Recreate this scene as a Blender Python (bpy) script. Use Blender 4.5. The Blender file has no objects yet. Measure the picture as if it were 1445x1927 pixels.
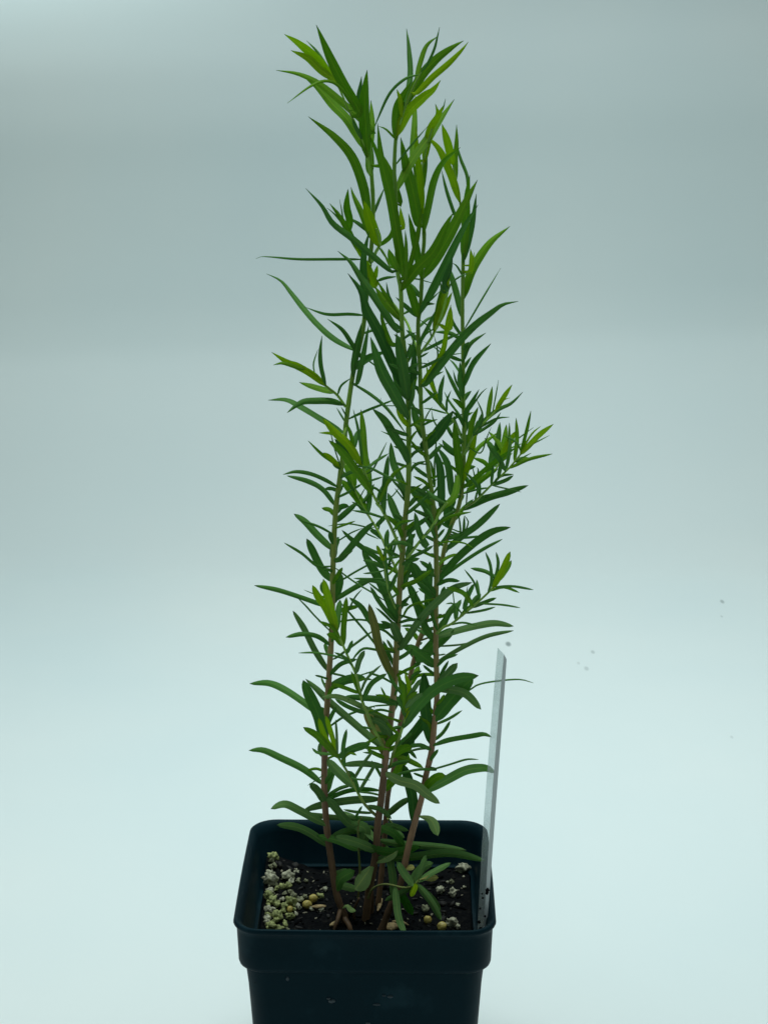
import bpy, bmesh, math, random
from mathutils import Vector, noise
random.seed(7)
C = bpy.data.collections.new('scene'); bpy.context.scene.collection.children.link(C)
sc = bpy.context.scene

# ------------------------------------------------------------------ camera
CAM = Vector((0.0, -0.639, 0.315)); PITCH = math.radians(15.6); FPX = 3600.0
cd = bpy.data.cameras.new('camera'); cam = bpy.data.objects.new('camera', cd); C.objects.link(cam)
cam.location = CAM; cam.rotation_euler = (math.pi/2 - PITCH, 0, 0)
cd.sensor_fit = 'VERTICAL'; cd.sensor_height = 24.0; cd.lens = 24.0*FPX/1927.0
cd.clip_start = 0.01; cd.clip_end = 50
sc.camera = cam
# ------------------------------------------------------------------ light
w = bpy.data.worlds.new('World'); sc.world = w; w.use_nodes = True
bg = w.node_tree.nodes['Background']; bg.inputs[0].default_value = (0.76, 1.0, 0.99, 1); bg.inputs[1].default_value = 0.185
def area(name, loc, target, sx, sy, power, col, spread=180):
    l = bpy.data.lights.new(name, 'AREA'); l.shape = 'RECTANGLE'; l.size = sx; l.size_y = sy; l.energy = power; l.color = col; l.spread = math.radians(spread)
    o = bpy.data.objects.new(name, l); C.objects.link(o); o.location = loc
    o.rotation_euler = (Vector(target)-Vector(loc)).to_track_quat('-Z', 'Y').to_euler(); return o
area('overhead_softbox', (0.05, 0.20, 1.00), (0.03, 0.22, -0.09), 0.90, 0.62, 3.95, (0.89, 1.0, 0.99), 102)
area('back_strip', (-0.40, 0.80, 0.62), (-0.40, 1.04, 0.37), 0.5, 0.05, 0.60, (0.84, 1.0, 1.0), 105)
sc.view_settings.view_transform = 'Standard'; sc.view_settings.look = 'None'
sc.view_settings.exposure = 0.0; sc.view_settings.gamma = 1.0; sc.view_settings.use_curve_mapping = False

# ------------------------------------------------------------------ helpers
cp, sp = math.cos(PITCH), math.sin(PITCH)
FWD = Vector((0, cp, -sp)); UP = Vector((0, sp, cp)); RT = Vector((1, 0, 0))
def ray(px, py):
    return FWD + RT*((px-722.5)/FPX) + UP*((963.5-py)/FPX)
def at(px, py, Y):                      # photo direction, world depth Y
    d = ray(px, py); return CAM + d*((Y-CAM.y)/d.y)
def depth(p): return (p-CAM).dot(FWD)
def mesh(name, verts, faces, mats, parent=None, loc=None, smooth=True, fmat=None, uvs=None):
    me = bpy.data.meshes.new(name)
    me.from_pydata([tuple(v) for v in verts], [], faces); me.update()
    for m in (mats if isinstance(mats, (list, tuple)) else [mats]): me.materials.append(m)
    if fmat:
        for p, i in zip(me.polygons, fmat): p.material_index = i
    if smooth:
        for p in me.polygons: p.use_smooth = True
    if uvs:
        ul = me.uv_layers.new(name='UVMap')
        for l in me.loops: ul.data[l.index].uv = uvs[l.vertex_index]
    o = bpy.data.objects.new(name, me); C.objects.link(o)
    if parent: o.parent = parent
    if loc: o.location = loc
    return o
def empty(name, loc):
    o = bpy.data.objects.new(name, None); C.objects.link(o); o.location = loc; o.empty_display_size = .01; return o
def tag(o, label=None, cat=None, group=None, kind=None):
    if label: o['label'] = label
    if cat: o['category'] = cat
    if group: o['group'] = group
    if kind: o['kind'] = kind
    return o
def cr(pts, n):                         # Catmull-Rom, n samples
    if len(pts) == 2: return [pts[0].lerp(pts[1], i/(n-1)) for i in range(n)]
    L = [0]
    for a, b in zip(pts, pts[1:]): L.append(L[-1]+max((b-a).length, 1e-9))
    P = [pts[0]*2-pts[1]] + pts + [pts[-1]*2-pts[-2]]
    out = []
    for i in range(n):
        s = L[-1]*i/(n-1); k = 0
        while k < len(pts)-2 and s > L[k+1]: k += 1
        t = (s-L[k])/(L[k+1]-L[k]); a, b, c, d = P[k:k+4]
        out.append(0.5*((2*b)+(c-a)*t+(2*a-5*b+4*c-d)*t*t+(3*b-a-3*c+d)*t*t*t))
    return out
def smst(a, b, x):
    t = max(0, min(1, (x-a)/(b-a))); return t*t*(3-2*t)

# ------------------------------------------------------------------ materials
def newmat(name):
    m = bpy.data.materials.new(name); m.use_nodes = True
    nt = m.node_tree; return m, nt, nt.nodes['Principled BSDF'], nt.nodes['Material Output']
def N(nt, t, **kw):
    n = nt.nodes.new(t)
    for k, v in kw.items(): setattr(n, k, v)
    return n
def ramp(nt, stops):
    r = N(nt, 'ShaderNodeValToRGB'); e = r.color_ramp.elements
    while len(e) < len(stops): e.new(0.5)
    for i, (p, c) in enumerate(stops): e[i].position = p; e[i].color = (*c, 1)
    return r
def leafmat(name, col, trans, tw=0.45):
    m, nt, b, out = newmat(name); L = nt.links
    geo = N(nt, 'ShaderNodeNewGeometry'); nz = N(nt, 'ShaderNodeTexNoise'); nz.inputs['Scale'].default_value = 140
    nz2 = N(nt, 'ShaderNodeTexNoise'); nz2.inputs['Scale'].default_value = 45
    L.new(geo.outputs['Position'], nz.inputs['Vector']); L.new(geo.outputs['Position'], nz2.inputs['Vector'])
    uv = N(nt, 'ShaderNodeUVMap'); sep = N(nt, 'ShaderNodeSeparateXYZ'); L.new(uv.outputs[0], sep.inputs[0])
    a = N(nt, 'ShaderNodeMath', operation='ABSOLUTE'); L.new(sep.outputs['Y'], a.inputs[0])
    mr = ramp(nt, [(0.0, (1, 1, 1)), (0.06, (.55, .55, .55)), (0.12, (0, 0, 0))]); L.new(a.outputs[0], mr.inputs[0])
    c1 = tuple(x*.74 for x in col); c2 = tuple(x*1.25 for x in col)
    cr_ = ramp(nt, [(0.3, c1), (0.7, c2)])
    vs = N(nt, 'ShaderNodeVectorMath', operation='MULTIPLY'); vs.inputs[1].default_value = (1.5, 7, 1); L.new(uv.outputs[0], vs.inputs[0])
    oi = N(nt, 'ShaderNodeVectorMath', operation='ADD'); L.new(vs.outputs[0], oi.inputs[0]); ls = N(nt, 'ShaderNodeVectorMath', operation='SCALE'); ls.inputs[3].default_value = 25; L.new(geo.outputs['Position'], ls.inputs[0]); L.new(ls.outputs[0], oi.inputs[1])
    nv = N(nt, 'ShaderNodeTexNoise'); nv.inputs['Scale'].default_value = 1.6; nv.inputs['Detail'].default_value = 3; L.new(oi.outputs[0], nv.inputs['Vector'])
    av = N(nt, 'ShaderNodeMix', data_type='FLOAT'); av.inputs[0].default_value = .55; L.new(nz2.outputs[0], av.inputs[2]); L.new(nv.outputs[0], av.inputs[3]); L.new(av.outputs[0], cr_.inputs[0])
    # a fresher hue in some leaves
    mx = N(nt, 'ShaderNodeMix', data_type='RGBA'); L.new(mr.outputs[0], mx.inputs[0]); L.new(cr_.outputs[0], mx.inputs[6])
    mx.inputs[7].default_value = (min(1, col[0]*1.9+.012), min(1, col[1]*1.5+.015), col[2]*1.3+.004, 1)
    # dry grey-brown tips and a few specks
    tp = ramp(nt, [(.955, (0, 0, 0)), (.995, (.7, .7, .7))]); L.new(sep.outputs['X'], tp.inputs[0])
    sp_ = N(nt, 'ShaderNodeTexNoise'); sp_.inputs['Scale'].default_value = 520; L.new(geo.outputs['Position'], sp_.inputs['Vector'])
    sr = ramp(nt, [(.70, (0, 0, 0)), (.76, (.5, .5, .5))]); L.new(sp_.outputs[0], sr.inputs[0])
    sm = N(nt, 'ShaderNodeMath', operation='MAXIMUM'); L.new(tp.outputs[0], sm.inputs[0]); L.new(sr.outputs[0], sm.inputs[1])
    m2 = N(nt, 'ShaderNodeMix', data_type='RGBA'); L.new(sm.outputs[0], m2.inputs[0]); L.new(mx.outputs[2], m2.inputs[6]); m2.inputs[7].default_value = (.05, .06, .04, 1)
    L.new(m2.outputs[2], b.inputs['Base Color'])
    b.inputs['Roughness'].default_value = 0.62; b.inputs['Specular IOR Level'].default_value = 0.20
    bump = N(nt, 'ShaderNodeBump'); bump.inputs['Strength'].default_value = .25; bump.inputs['Distance'].default_value = .0004
    L.new(nz.outputs[0], bump.inputs['Height']); L.new(bump.outputs[0], b.inputs['Normal'])
    tr = N(nt, 'ShaderNodeBsdfTranslucent'); tr.inputs[0].default_value = (*trans, 1)
    ms = N(nt, 'ShaderNodeMixShader'); ms.inputs[0].default_value = tw
    L.new(b.outputs[0], ms.inputs[1]); L.new(tr.outputs[0], ms.inputs[2]); L.new(ms.outputs[0], out.inputs[0])
    return m
LM = {
 'D': leafmat('leaf_deep_green', (.060, .200, .036), (.055, .28, .014), .38),
 'd': leafmat('leaf_green', (.105, .275, .052), (.100, .37, .020), .43),
 'm': leafmat('leaf_mid_green', (.165, .345, .014), (.200, .49, .002), .47),
 'l': leafmat('leaf_young_green', (.330, .510, .006), (.44, .67, .001), .5),
 'u': leafmat('leaf_pale_underside', (.310, .470, .160), (.22, .43, .06), .33),
 'g': leafmat('leaf_dull_green', (.150, .300, .085), (.110, .300, .035), .38),
 'b': leafmat('leaf_bronze', (.210, .215, .045), (.16, .20, .02), .3),
 'y': leafmat('leaf_yellowed', (.50, .48, .14), (.45, .42, .10), .3)}
MK = list(LM)
def stemmat(name, stops, z0, z1):
    m, nt, b, out = newmat(name); L = nt.links
    geo = N(nt, 'ShaderNodeNewGeometry'); sep = N(nt, 'ShaderNodeSeparateXYZ'); L.new(geo.outputs['Position'], sep.inputs[0])
    mp = N(nt, 'ShaderNodeMapRange'); mp.inputs[1].default_value = z0; mp.inputs[2].default_value = z1; L.new(sep.outputs['Z'], mp.inputs[0])
    nz = N(nt, 'ShaderNodeTexNoise'); nz.inputs['Scale'].default_value = 160; nz.inputs['Detail'].default_value = 6
    vm = N(nt, 'ShaderNodeVectorMath', operation='MULTIPLY'); vm.inputs[1].default_value = (1, 1, .22)
    L.new(geo.outputs['Position'], vm.inputs[0]); L.new(vm.outputs[0], nz.inputs['Vector'])
    ad = N(nt, 'ShaderNodeMath', operation='MULTIPLY_ADD'); L.new(nz.outputs[0], ad.inputs[0]); ad.inputs[1].default_value = .3; 
    sb = N(nt, 'ShaderNodeMath', operation='SUBTRACT'); L.new(mp.outputs[0], sb.inputs[0]); sb.inputs[1].default_value = .15
    L.new(sb.outputs[0], ad.inputs[2])
    r = ramp(nt, stops); L.new(ad.outputs[0], r.inputs[0])
    hs = N(nt, 'ShaderNodeHueSaturation'); L.new(r.outputs[0], hs.inputs['Color'])
    mv = N(nt, 'ShaderNodeMapRange'); mv.inputs[1].default_value = .3; mv.inputs[2].default_value = .7; mv.inputs[3].default_value = .65; mv.inputs[4].default_value = 1.35
    L.new(nz.outputs[0], mv.inputs[0]); L.new(mv.outputs[0], hs.inputs['Value']); L.new(hs.outputs[0], b.inputs['Base Color'])
    bump = N(nt, 'ShaderNodeBump'); bump.inputs['Strength'].default_value = .5; bump.inputs['Distance'].default_value = .0004
    L.new(nz.outputs[0], bump.inputs['Height']); L.new(bump.outputs[0], b.inputs['Normal'])
    b.inputs['Roughness'].default_value = .55; b.inputs['Specular IOR Level'].default_value = .3
    return m
STEM = stemmat('stem_bark', [(0, (.13, .075, .040)), (.22, (.37, .205, .115)), (.36, (.33, .235, .09)), (.50, (.22, .28, .045)), (.62, (.17, .30, .035)), (1, (.16, .34, .030))], -.02, .28)
SHOOT = stemmat('shoot_skin', [(0, (.24, .24, .08)), (.35, (.23, .36, .06)), (1, (.22, .42, .04))], -.02, .22)

# ------------------------------------------------------------------ backdrop
m_bd, nt, b, out = newmat('white_backdrop'); L = nt.links
geo = N(nt, 'ShaderNodeNewGeometry')
nz = N(nt, 'ShaderNodeTexNoise'); nz.inputs['Scale'].default_value = 3.2; nz.inputs['Detail'].default_value = 4
L.new(geo.outputs['Position'], nz.inputs['Vector'])
base = ramp(nt, [(.3, (.715, .795, .805)), (.7, (.790, .835, .825))]); L.new(nz.outputs[0], base.inputs[0])
def floor_pt(px, py, zf=-.09):
    d = ray(px, py); return CAM + d*((zf-CAM.z)/d.z)
last = base.outputs[0]
for px, py, rad, amt in [(956, 1212, .0024, .75), (1115, 1227, .0018, .35), (1103, 1258, .0020, .30), (1358, 1133, .0020, .5),
                         (1357, 1160, .0012, .25), (1088, 1248, .0014, .2), (1376, 1387, .0012, .2)]:
    p = floor_pt(px, py)
    vd = N(nt, 'ShaderNodeVectorMath', operation='DISTANCE'); 
    sc_ = N(nt, 'ShaderNodeVectorMath', operation='MULTIPLY'); sc_.inputs[1].default_value = (1, .38, 1); L.new(geo.outputs['Position'], sc_.inputs[0])
    L.new(sc_.outputs[0], vd.inputs[0]); vd.inputs[1].default_value = (p.x, p.y*.38, p.z)
    mr = N(nt, 'ShaderNodeMapRange', interpolation_type='SMOOTHSTEP'); mr.inputs[1].default_value = rad*.3; mr.inputs[2].default_value = rad; mr.inputs[3].default_value = amt; mr.inputs[4].default_value = 0
    L.new(vd.outputs['Value'], mr.inputs[0])
    mx = N(nt, 'ShaderNodeMix', data_type='RGBA'); L.new(mr.outputs[0], mx.inputs[0]); L.new(last, mx.inputs[6]); mx.inputs[7].default_value = (.16, .20, .20, 1)
    last = mx.outputs[2]
L.new(last, b.inputs['Base Color'])
b.inputs['Roughness'].default_value = .7; b.inputs['Specular IOR Level'].default_value = .2
fn = N(nt, 'ShaderNodeTexNoise'); fn.inputs['Scale'].default_value = 90; fn.inputs['Detail'].default_value = 5; L.new(geo.outputs['Position'], fn.inputs['Vector'])
bump = N(nt, 'ShaderNodeBump'); bump.inputs['Strength'].default_value = .06; bump.inputs['Distance'].default_value = .001
L.new(fn.outputs[0], bump.inputs['Height']); L.new(bump.outputs[0], b.inputs['Normal'])
# one sheet: flat floor, a slack rise, then a wall that hangs in broad soft waves
ANG = [(1150, 0), (1118, 5), (1095, -1), (1078, 24), (1015, 38), (900, 43), (790, 42), (715, 48), (650, 68), (560, 78), (400, 83), (300, 86), (205, 72), (110, 54), (0, 48), (-150, 62), (-400, 80), (-900, 88)]
def angle(py):
    if py >= ANG[0][0]: return 0
    for (p0, a0), (p1, a1) in zip(ANG, ANG[1:]):
        if py >= p1:
            t = smst(0, 1, (p0-py)/(p0-p1)); return a0+(a1-a0)*t
    return 88
def sheet(x):
    pts = [(-1.4+1.95*i/24, -.09) for i in range(25)]; y, z = pts[-1]
    for i in range(150):
        for k in range(8):
            v = Vector((0, y, z))-CAM; py = 963.5-FPX*(v.dot(UP)/v.dot(FWD))
            near = smst(1180, 700, py)
            sh = near*(55*math.sin(x*2.4+.5)+90*noise.noise(Vector((x*1.9, py*.0016, 5))))+10*noise.noise(Vector((x*4, 0, 9)))
            a = math.radians(angle(py+sh)); y += .001*math.cos(a); z += .001*math.sin(a)
        pts.append((y, z))
    return pts
V, F = [], []; NX = 72
cols = [sheet(-1.5+3*i/NX) for i in range(NX+1)]; NP = len(cols[0])
for j in range(NP):
    for i in range(NX+1): V.append((-1.5+3*i/NX, cols[i][j][0], cols[i][j][1]))
for j in range(NP-1):
    for i in range(NX):
        k = j*(NX+1)+i; F.append((k, k+1, k+NX+2, k+NX+1))
tag(mesh('backdrop', V, F, m_bd), kind='structure')

# ------------------------------------------------------------------ pot
m_pot, nt, b, out = newmat('black_plastic'); L = nt.links
geo = N(nt, 'ShaderNodeNewGeometry')
nz = N(nt, 'ShaderNodeTexNoise'); nz.inputs['Scale'].default_value = 55; nz.inputs['Detail'].default_value = 8; L.new(geo.outputs['Position'], nz.inputs['Vector'])
r = ramp(nt, [(.35, (.0008, .0078, .0125)), (.60, (.0020, .0115, .0170)), (.72, (.008, .024, .032))]); L.new(nz.outputs[0], r.inputs[0]); L.new(r.outputs[0], b.inputs['Base Color'])
rr = N(nt, 'ShaderNodeMapRange'); rr.inputs[1].default_value = .3; rr.inputs[2].default_value = .7; rr.inputs[3].default_value = .42; rr.inputs[4].default_value = .60
L.new(nz.outputs[0], rr.inputs[0]); L.new(rr.outputs[0], b.inputs['Roughness']); b.inputs['Specular IOR Level'].default_value = .12; b.inputs['Specular Tint'].default_value = (.45, .85, 1, 1)
fn = N(nt, 'ShaderNodeTexNoise'); fn.inputs['Scale'].default_value = 1500; L.new(geo.outputs['Position'], fn.inputs['Vector'])
bump = N(nt, 'ShaderNodeBump'); bump.inputs['Strength'].default_value = .25; bump.inputs['Distance'].default_value = .0001
L.new(fn.outputs[0], bump.inputs['Height']); L.new(bump.outputs[0], b.inputs['Normal'])
PX = -.00630
def loop(hw, rc, z, n=9):
    out = []
    for q in range(4):
        a0 = q*math.pi/2; sx, sy = [(1, 1), (-1, 1), (-1, -1), (1, -1)][q]
        cx, cy = sx*(hw-rc), sy*(hw-rc)
        for i in range(n):
            a = a0+math.pi/2*i/(n-1); out.append((cx+rc*math.cos(a), cy+rc*math.sin(a), z))
        # walls bow a touch
        nx = [(-1, 1), (-1, -1), (1, -1), (1, 1)][q]
        x1, y1 = cx+rc*math.cos(a0+math.pi/2), cy+rc*math.sin(a0+math.pi/2)
        x2, y2 = [(nx[0]*(hw-rc), hw), (-hw, nx[1]*(hw-rc)), (nx[0]*(hw-rc), -hw), (hw, nx[1]*(hw-rc))][q]
        for t in (.2, .4, .6, .8):
            bow = .0004*math.sin(math.pi*t)*math.sin(z*300+q)
            dx, dy = [(0, 1), (-1, 0), (0, -1), (1, 0)][q]
            out.append((x1+(x2-x1)*t+dx*bow, y1+(y2-y1)*t+dy*bow, z))
    return out
def loft(name, prof, mat, parent, cap=False):
    V, F = [], []
    for hw, rc, z in prof: V += loop(hw, rc, z)
    n = len(V)//len(prof)
    for j in range(len(prof)-1):
        for i in range(n):
            F.append((j*n+i, j*n+(i+1) % n, (j+1)*n+(i+1) % n, (j+1)*n+i))
    if cap: F.append(tuple(range((len(prof)-1)*n, len(prof)*n)))
    return mesh(name, V, F, mat, parent)
pot = tag(empty('plastic_pot', (PX, 0, 0)), 'small square black plastic nursery pot with rounded corners and a deep rim band', 'pot')
pot.rotation_euler.z = math.radians(-.7); pot.scale = (1.014, 1.004, 1.0)
loft('rim', [(.0386, .0080, -.0172), (.0395, .0080, -.0170), (.0402, .0082, -.0162), (.0418, .0088, -.0040), (.0428, .0090, -.0014), (.0438, .0092, -.0004), (.0444, .0094, 0), (.0449, .0096, -.0005), (.0451, .0097, -.0013),
             (.0448, .0096, -.0020), (.0442, .0093, -.0026), (.0440, .0092, -.0040), (.0437, .0091, -.0120), (.0436, .0091, -.0158), (.0433, .0090, -.0170), (.0427, .0088, -.0176), (.0412, .0080, -.0178)], m_pot, pot)
loft('pot_body', [(.0386, .0080, -.0173), (.0365, .0080, -.0400), (.0355, .0080, -.0860), (.0364, .0080, -.0895), (.0366, .0080, -.0890), (.0385, .0078, -.0600), (.0405, .0076, -.0260), (.0413, .0076, -.0177)], m_pot, pot)
mesh('base_plate', *(lambda l: ([(x, y, -.0855) for x, y, z in l]+[(x, y, -.0885) for x, y, z in l], [tuple(range(len(l))), tuple(reversed(range(len(l), 2*len(l))))]+[(i, (i+1) % len(l), len(l)+(i+1) % len(l), len(l)+i) for i in range(len(l))]))(loop(.0353, .0078, 0)), m_pot, pot, smooth=False)
# dried water marks and droplets on the front
m_dr, nt, b, out = newmat('water_drop'); b.inputs['Base Color'].default_value = (.006, .020, .030, 1); b.inputs['Roughness'].default_value = .3
def blob(r, seed, sub=2, amp=.35, fr=1.6):
    bm = bmesh.new(); bmesh.ops.create_icosphere(bm, subdivisions=sub, radius=1)
    for v in bm.verts:
        n = noise.noise(v.co*fr+Vector((seed*7.3, 0, 0)))+.5*noise.noise(v.co*fr*2.5+Vector((0, seed*3.1, 0)))
        v.co = v.co*(1+amp*n)*r
    V = [tuple(v.co) for v in bm.verts]; F = [tuple(v.index for v in f.verts) for f in bm.faces]; bm.free(); return V, F
for px, py, sx, sz in [(628, 1884, .0013, .0009), (622, 1879, .0007, .0005), (736, 1875, .0011, .0006), (725, 1873, .0007, .0004), (695, 1925, .0009, .0006), (712, 1890, .0014, .0005), (546, 1842, .0005, .0012)]:
    Yf = -.0410; p = at(px, py, Yf)
    Yf = -(.0413+( .0366-.0413)*((-.0177-p.z)/.0713)); p = at(px, py, Yf)
    V, F = blob(1, px*.01); V = [(x*sx, y*.00035, z*sz) for x, y, z in V]
    mesh('water_drop', V, F, m_dr, pot, loc=(p.x-PX, p.y+.0001, p.z))

# ------------------------------------------------------------------ soil
def soil_h(x, y):
    h = -.0228+.0050*smst(-.02, .035, y)
    h += .0052*smst(-.018, -.036, x)*smst(-.005, .034, y)
    h += .0012*noise.noise(Vector((x*140, y*140, 0)))+.0007*noise.noise(Vector((x*420, y*420, 3)))
    return h
m_soil, nt, b, out = newmat('potting_soil'); L = nt.links
geo = N(nt, 'ShaderNodeNewGeometry'); nz = N(nt, 'ShaderNodeTexNoise'); nz.inputs['Scale'].default_value = 420; nz.inputs['Detail'].default_value = 8; L.new(geo.outputs['Position'], nz.inputs['Vector'])
r = ramp(nt, [(.35, (.0006, .001, .002)), (.58, (.0025, .003, .0035)), (.80, (.016, .014, .011))]); L.new(nz.outputs[0], r.inputs[0]); L.new(r.outputs[0], b.inputs['Base Color'])
b.inputs['Roughness'].default_value = .9; b.inputs['Specular IOR Level'].default_value = .1
bump = N(nt, 'ShaderNodeBump'); bump.inputs['Strength'].default_value = .9; bump.inputs['Distance'].default_value = .0012
L.new(nz.outputs[0], bump.inputs['Height']); L.new(bump.outputs[0], b.inputs['Normal'])
m_chip, nt, b, out = newmat('bark_chip'); L = nt.links
geo = N(nt, 'ShaderNodeNewGeometry'); nz = N(nt, 'ShaderNodeTexNoise'); nz.inputs['Scale'].default_value = 300; L.new(geo.outputs['Position'], nz.inputs['Vector'])
r = ramp(nt, [(.3, (.002, .002, .002)), (.62, (.010, .008, .006)), (.86, (.08, .06, .035))]); L.new(nz.outputs[0], r.inputs[0]); L.new(r.outputs[0], b.inputs['Base Color']); b.inputs['Roughness'].default_value = .8
V, F, FM = [], [], []; n = 90; H = .0390
for j in range(n+1):
    for i in range(n+1):
        x, y = -H+2*H*i/n, -H+2*H*j/n
        V.append((x+PX, y, min(soil_h(x, y), -.0120)))
for j in range(n):
    for i in range(n):
        k = j*(n+1)+i; F.append((k, k+1, k+n+2, k+n+1)); FM.append(0)
for t in range(760):                    # crumbs and chips of the mix
    x, y = random.uniform(-.036, .036), random.uniform(-.034, .036)
    big = random.random() < .09
    r0 = random.uniform(.0012, .0026) if big else random.uniform(.0004, .0012)
    bv, bf = blob(1, t*.37, sub=1, amp=.6)
    sx, sy, sz = r0*random.uniform(.5, 1.8), r0*random.uniform(.3, .9), r0*random.uniform(.2, .6)
    a = random.uniform(0, 6.3); tl = random.uniform(-.6, .6); o0 = len(V); z0 = soil_h(x, y)
    for q in bv:
        X, Yq, Z = q[0]*sx, q[1]*sy, q[2]*sz; X, Z = X*math.cos(tl)-Z*math.sin(tl), X*math.sin(tl)+Z*math.cos(tl)
        V.append((x+PX+X*math.cos(a)-Yq*math.sin(a), y+X*math.sin(a)+Yq*math.cos(a), z0+sz*.4+Z))
    mi = 1 if random.random() < .45 else 0
    if r0 < .0007 and random.random() < .42: mi = 2
    for f in bf: F.append(tuple(o0+i for i in f)); FM.append(mi)
m_grit, nt, b, out = newmat('pale_grit'); b.inputs['Base Color'].default_value = (.22, .20, .14, 1); b.inputs['Roughness'].default_value = .85
so = mesh('potting_soil', V, F, [m_soil, m_chip, m_grit], fmat=FM)
tag(so, 'dark crumbly potting soil filling the square black pot', 'soil', kind='stuff')

# ------------------------------------------------------------------ granules on the soil
def granmat(name, c0, c1, rough=.8):
    m, nt, b, out = newmat(name); L = nt.links
    tc = N(nt, 'ShaderNodeNewGeometry'); nz = N(nt, 'ShaderNodeTexNoise'); nz.inputs['Scale'].default_value = 700; nz.inputs['Detail'].default_value = 5; L.new(tc.outputs['Position'], nz.inputs['Vector'])
    r = ramp(nt, [(.36, c0), (.60, c1)]); L.new(nz.outputs[0], r.inputs[0]); L.new(r.outputs[0], b.inputs['Base Color']); b.inputs['Roughness'].default_value = rough
    bump = N(nt, 'ShaderNodeBump'); bump.inputs['Strength'].default_value = .7; bump.inputs['Distance'].default_value = .0004; L.new(nz.outputs[0], bump.inputs['Height']); L.new(bump.outputs[0], b.inputs['Normal'])
    return m
GM = {'w': granmat('perlite_white', (.16, .16, .11), (.46, .45, .32)), 'g': granmat('perlite_algae', (.11, .13, .04), (.34, .37, .14)),
      'y': granmat('fertiliser_yellow', (.33, .25, .05), (.52, .42, .12), .4), 'k': granmat('perlite_dirty', (.09, .10, .055), (.24, .24, .14)), 'c': granmat('husk_tan', (.20, .14, .06), (.42, .30, .14))}
protos = {}
def gran_mesh(kind, i):
    if (kind, i) not in protos:
        V, F = blob(1, i*1.9+3, sub=3, amp=.75 if kind != 'y' else .16, fr=1.15+.12*i if kind != 'y' else 1.5)
        me = bpy.data.meshes.new('granule'); me.from_pydata(V, [], F); me.materials.append(GM[kind])
        for p in me.polygons: p.use_smooth = True
        protos[(kind, i)] = me
    return protos[(kind, i)]
def drop_on_soil(px, py):
    d = ray(px, py); t = .55
    for k in range(900):
        p = CAM+d*t
        if p.z <= soil_h(p.x-PX, p.y): break
        t += .0003
    p.y = min(p.y, .0365); p.x = max(PX-.0368, min(PX+.0368, p.x)); p.y = max(p.y, -.034)
    p.z = soil_h(p.x-PX, p.y); return p
def granule(u, v, r, kind, label=None, group=None, name='perlite_granule', cat='granule'):
    px, py = 420+u*.38754, 1480+(v+r*.5)*.38754
    p = drop_on_soil(px, py); rr = r*.38754*depth(p)/FPX*(1.06 if kind != 'y' else 1)
    o = bpy.data.objects.new(name, gran_mesh(kind, random.randrange(7))); C.objects.link(o)
    o.location = (p.x, p.y, p.z+rr*.62)
    s = (1, .94, .92) if kind == 'y' else (random.uniform(.75, 1.35), random.uniform(.7, 1.1), random.uniform(.7, 1.1))
    o.scale = tuple(rr*q for q in s); o.rotation_euler = tuple(random.uniform(0, 6) for _ in range(3))
    tag(o, label, cat, group); return o
GL = {'w': ('off white lumpy perlite granule in the heap along the left side of the pot', 'white granules heaped at the left'),
      'g': ('yellowish green stained perlite granule in the heap along the left side of the pot', 'green stained granules heaped at the left'),
      'k': ('dull dirty perlite granule half sunk in the heap at the left of the pot', 'dirty granules heaped at the left')}
for u, v, r, k in [(170,430,16,'w'),(220,455,30,'w'),(228,428,17,'w'),(330,458,15,'w'),(365,460,15,'k'),(402,462,11,'k'),(285,490,15,'g'),(316,488,18,'g'),(260,496,12,'g'),(190,505,18,'w'),(165,482,9,'w'),
    (205,540,22,'g'),(180,548,14,'g'),(240,552,18,'g'),(262,572,18,'g'),(288,552,12,'w'),(330,562,20,'g'),(297,582,18,'g'),(365,585,12,'w'),(470,537,15,'g'),(190,600,14,'w'),(240,604,16,'w'),
    (265,632,30,'g'),(292,606,14,'g'),(325,636,20,'g'),(165,640,16,'w'),(192,652,14,'w'),(172,668,12,'w'),(215,630,14,'g'),(235,686,22,'g'),(277,692,17,'g'),(302,672,15,'g'),(180,575,10,'g'),(237,522,14,'k'),(170,525,10,'g'),
    (300,520,10,'k'),(375,547,14,'k'),(398,536,11,'k'),(430,598,10,'w'),(216,576,12,'g'),(185,362,15,'k'),(213,356,14,'g'),(250,385,14,'k'),(205,390,13,'k'),(345,535,15,'k'),(330,515,12,'k'),(255,655,14,'g'),(205,665,12,'k'),(310,700,10,'k'),(355,622,9,'w'),(345,600,9,'g')]:
    granule(u, v, r, k, GL[k][0], GL[k][1])
for u, v, r, k, lab in [(245,345,27,'g','greenish cream perlite granule farthest back at the left, against the pot wall'), (315,434,25,'w','large white perlite granule at the right edge of the back of the heap'),
    (356,420,12,'w','small white perlite granule just beyond the large one at the back of the heap'), (495,500,11,'w','small pale granule just left of the leftmost stem'), (478,601,13,'w','single white granule on bare soil left of the leftmost stem foot'),
    (1172,402,26,'w','big upright white perlite lump near the back right corner of the pot'), (1050,508,23,'w','rounded pinkish white perlite granule on the soil between the right shoot and the label'),
    (1116,518,18,'w','white perlite granule beside the stake, right of the rounded pinkish one'), (1108,467,11,'k','small greenish granule behind the white ones right of the shoot'), (1088,468,7,'w','tiny white granule left of the small greenish one'),
    (1208,434,7,'w','tiny pale fleck of perlite beside the back right wall'), (1170,490,7,'w','tiny pale granule close to the base of the stake'), (1137,580,10,'w','small white granule alone on dark soil at the right'),
    (1110,670,25,'w','large white perlite lump at the front right of the pot'), (1140,686,13,'w','small white granule touching the front right lump'), (980,592,17,'k','dull brownish granule sunk in soil under the right shoot')]:
    granule(u, v, r, k, lab)
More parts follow.
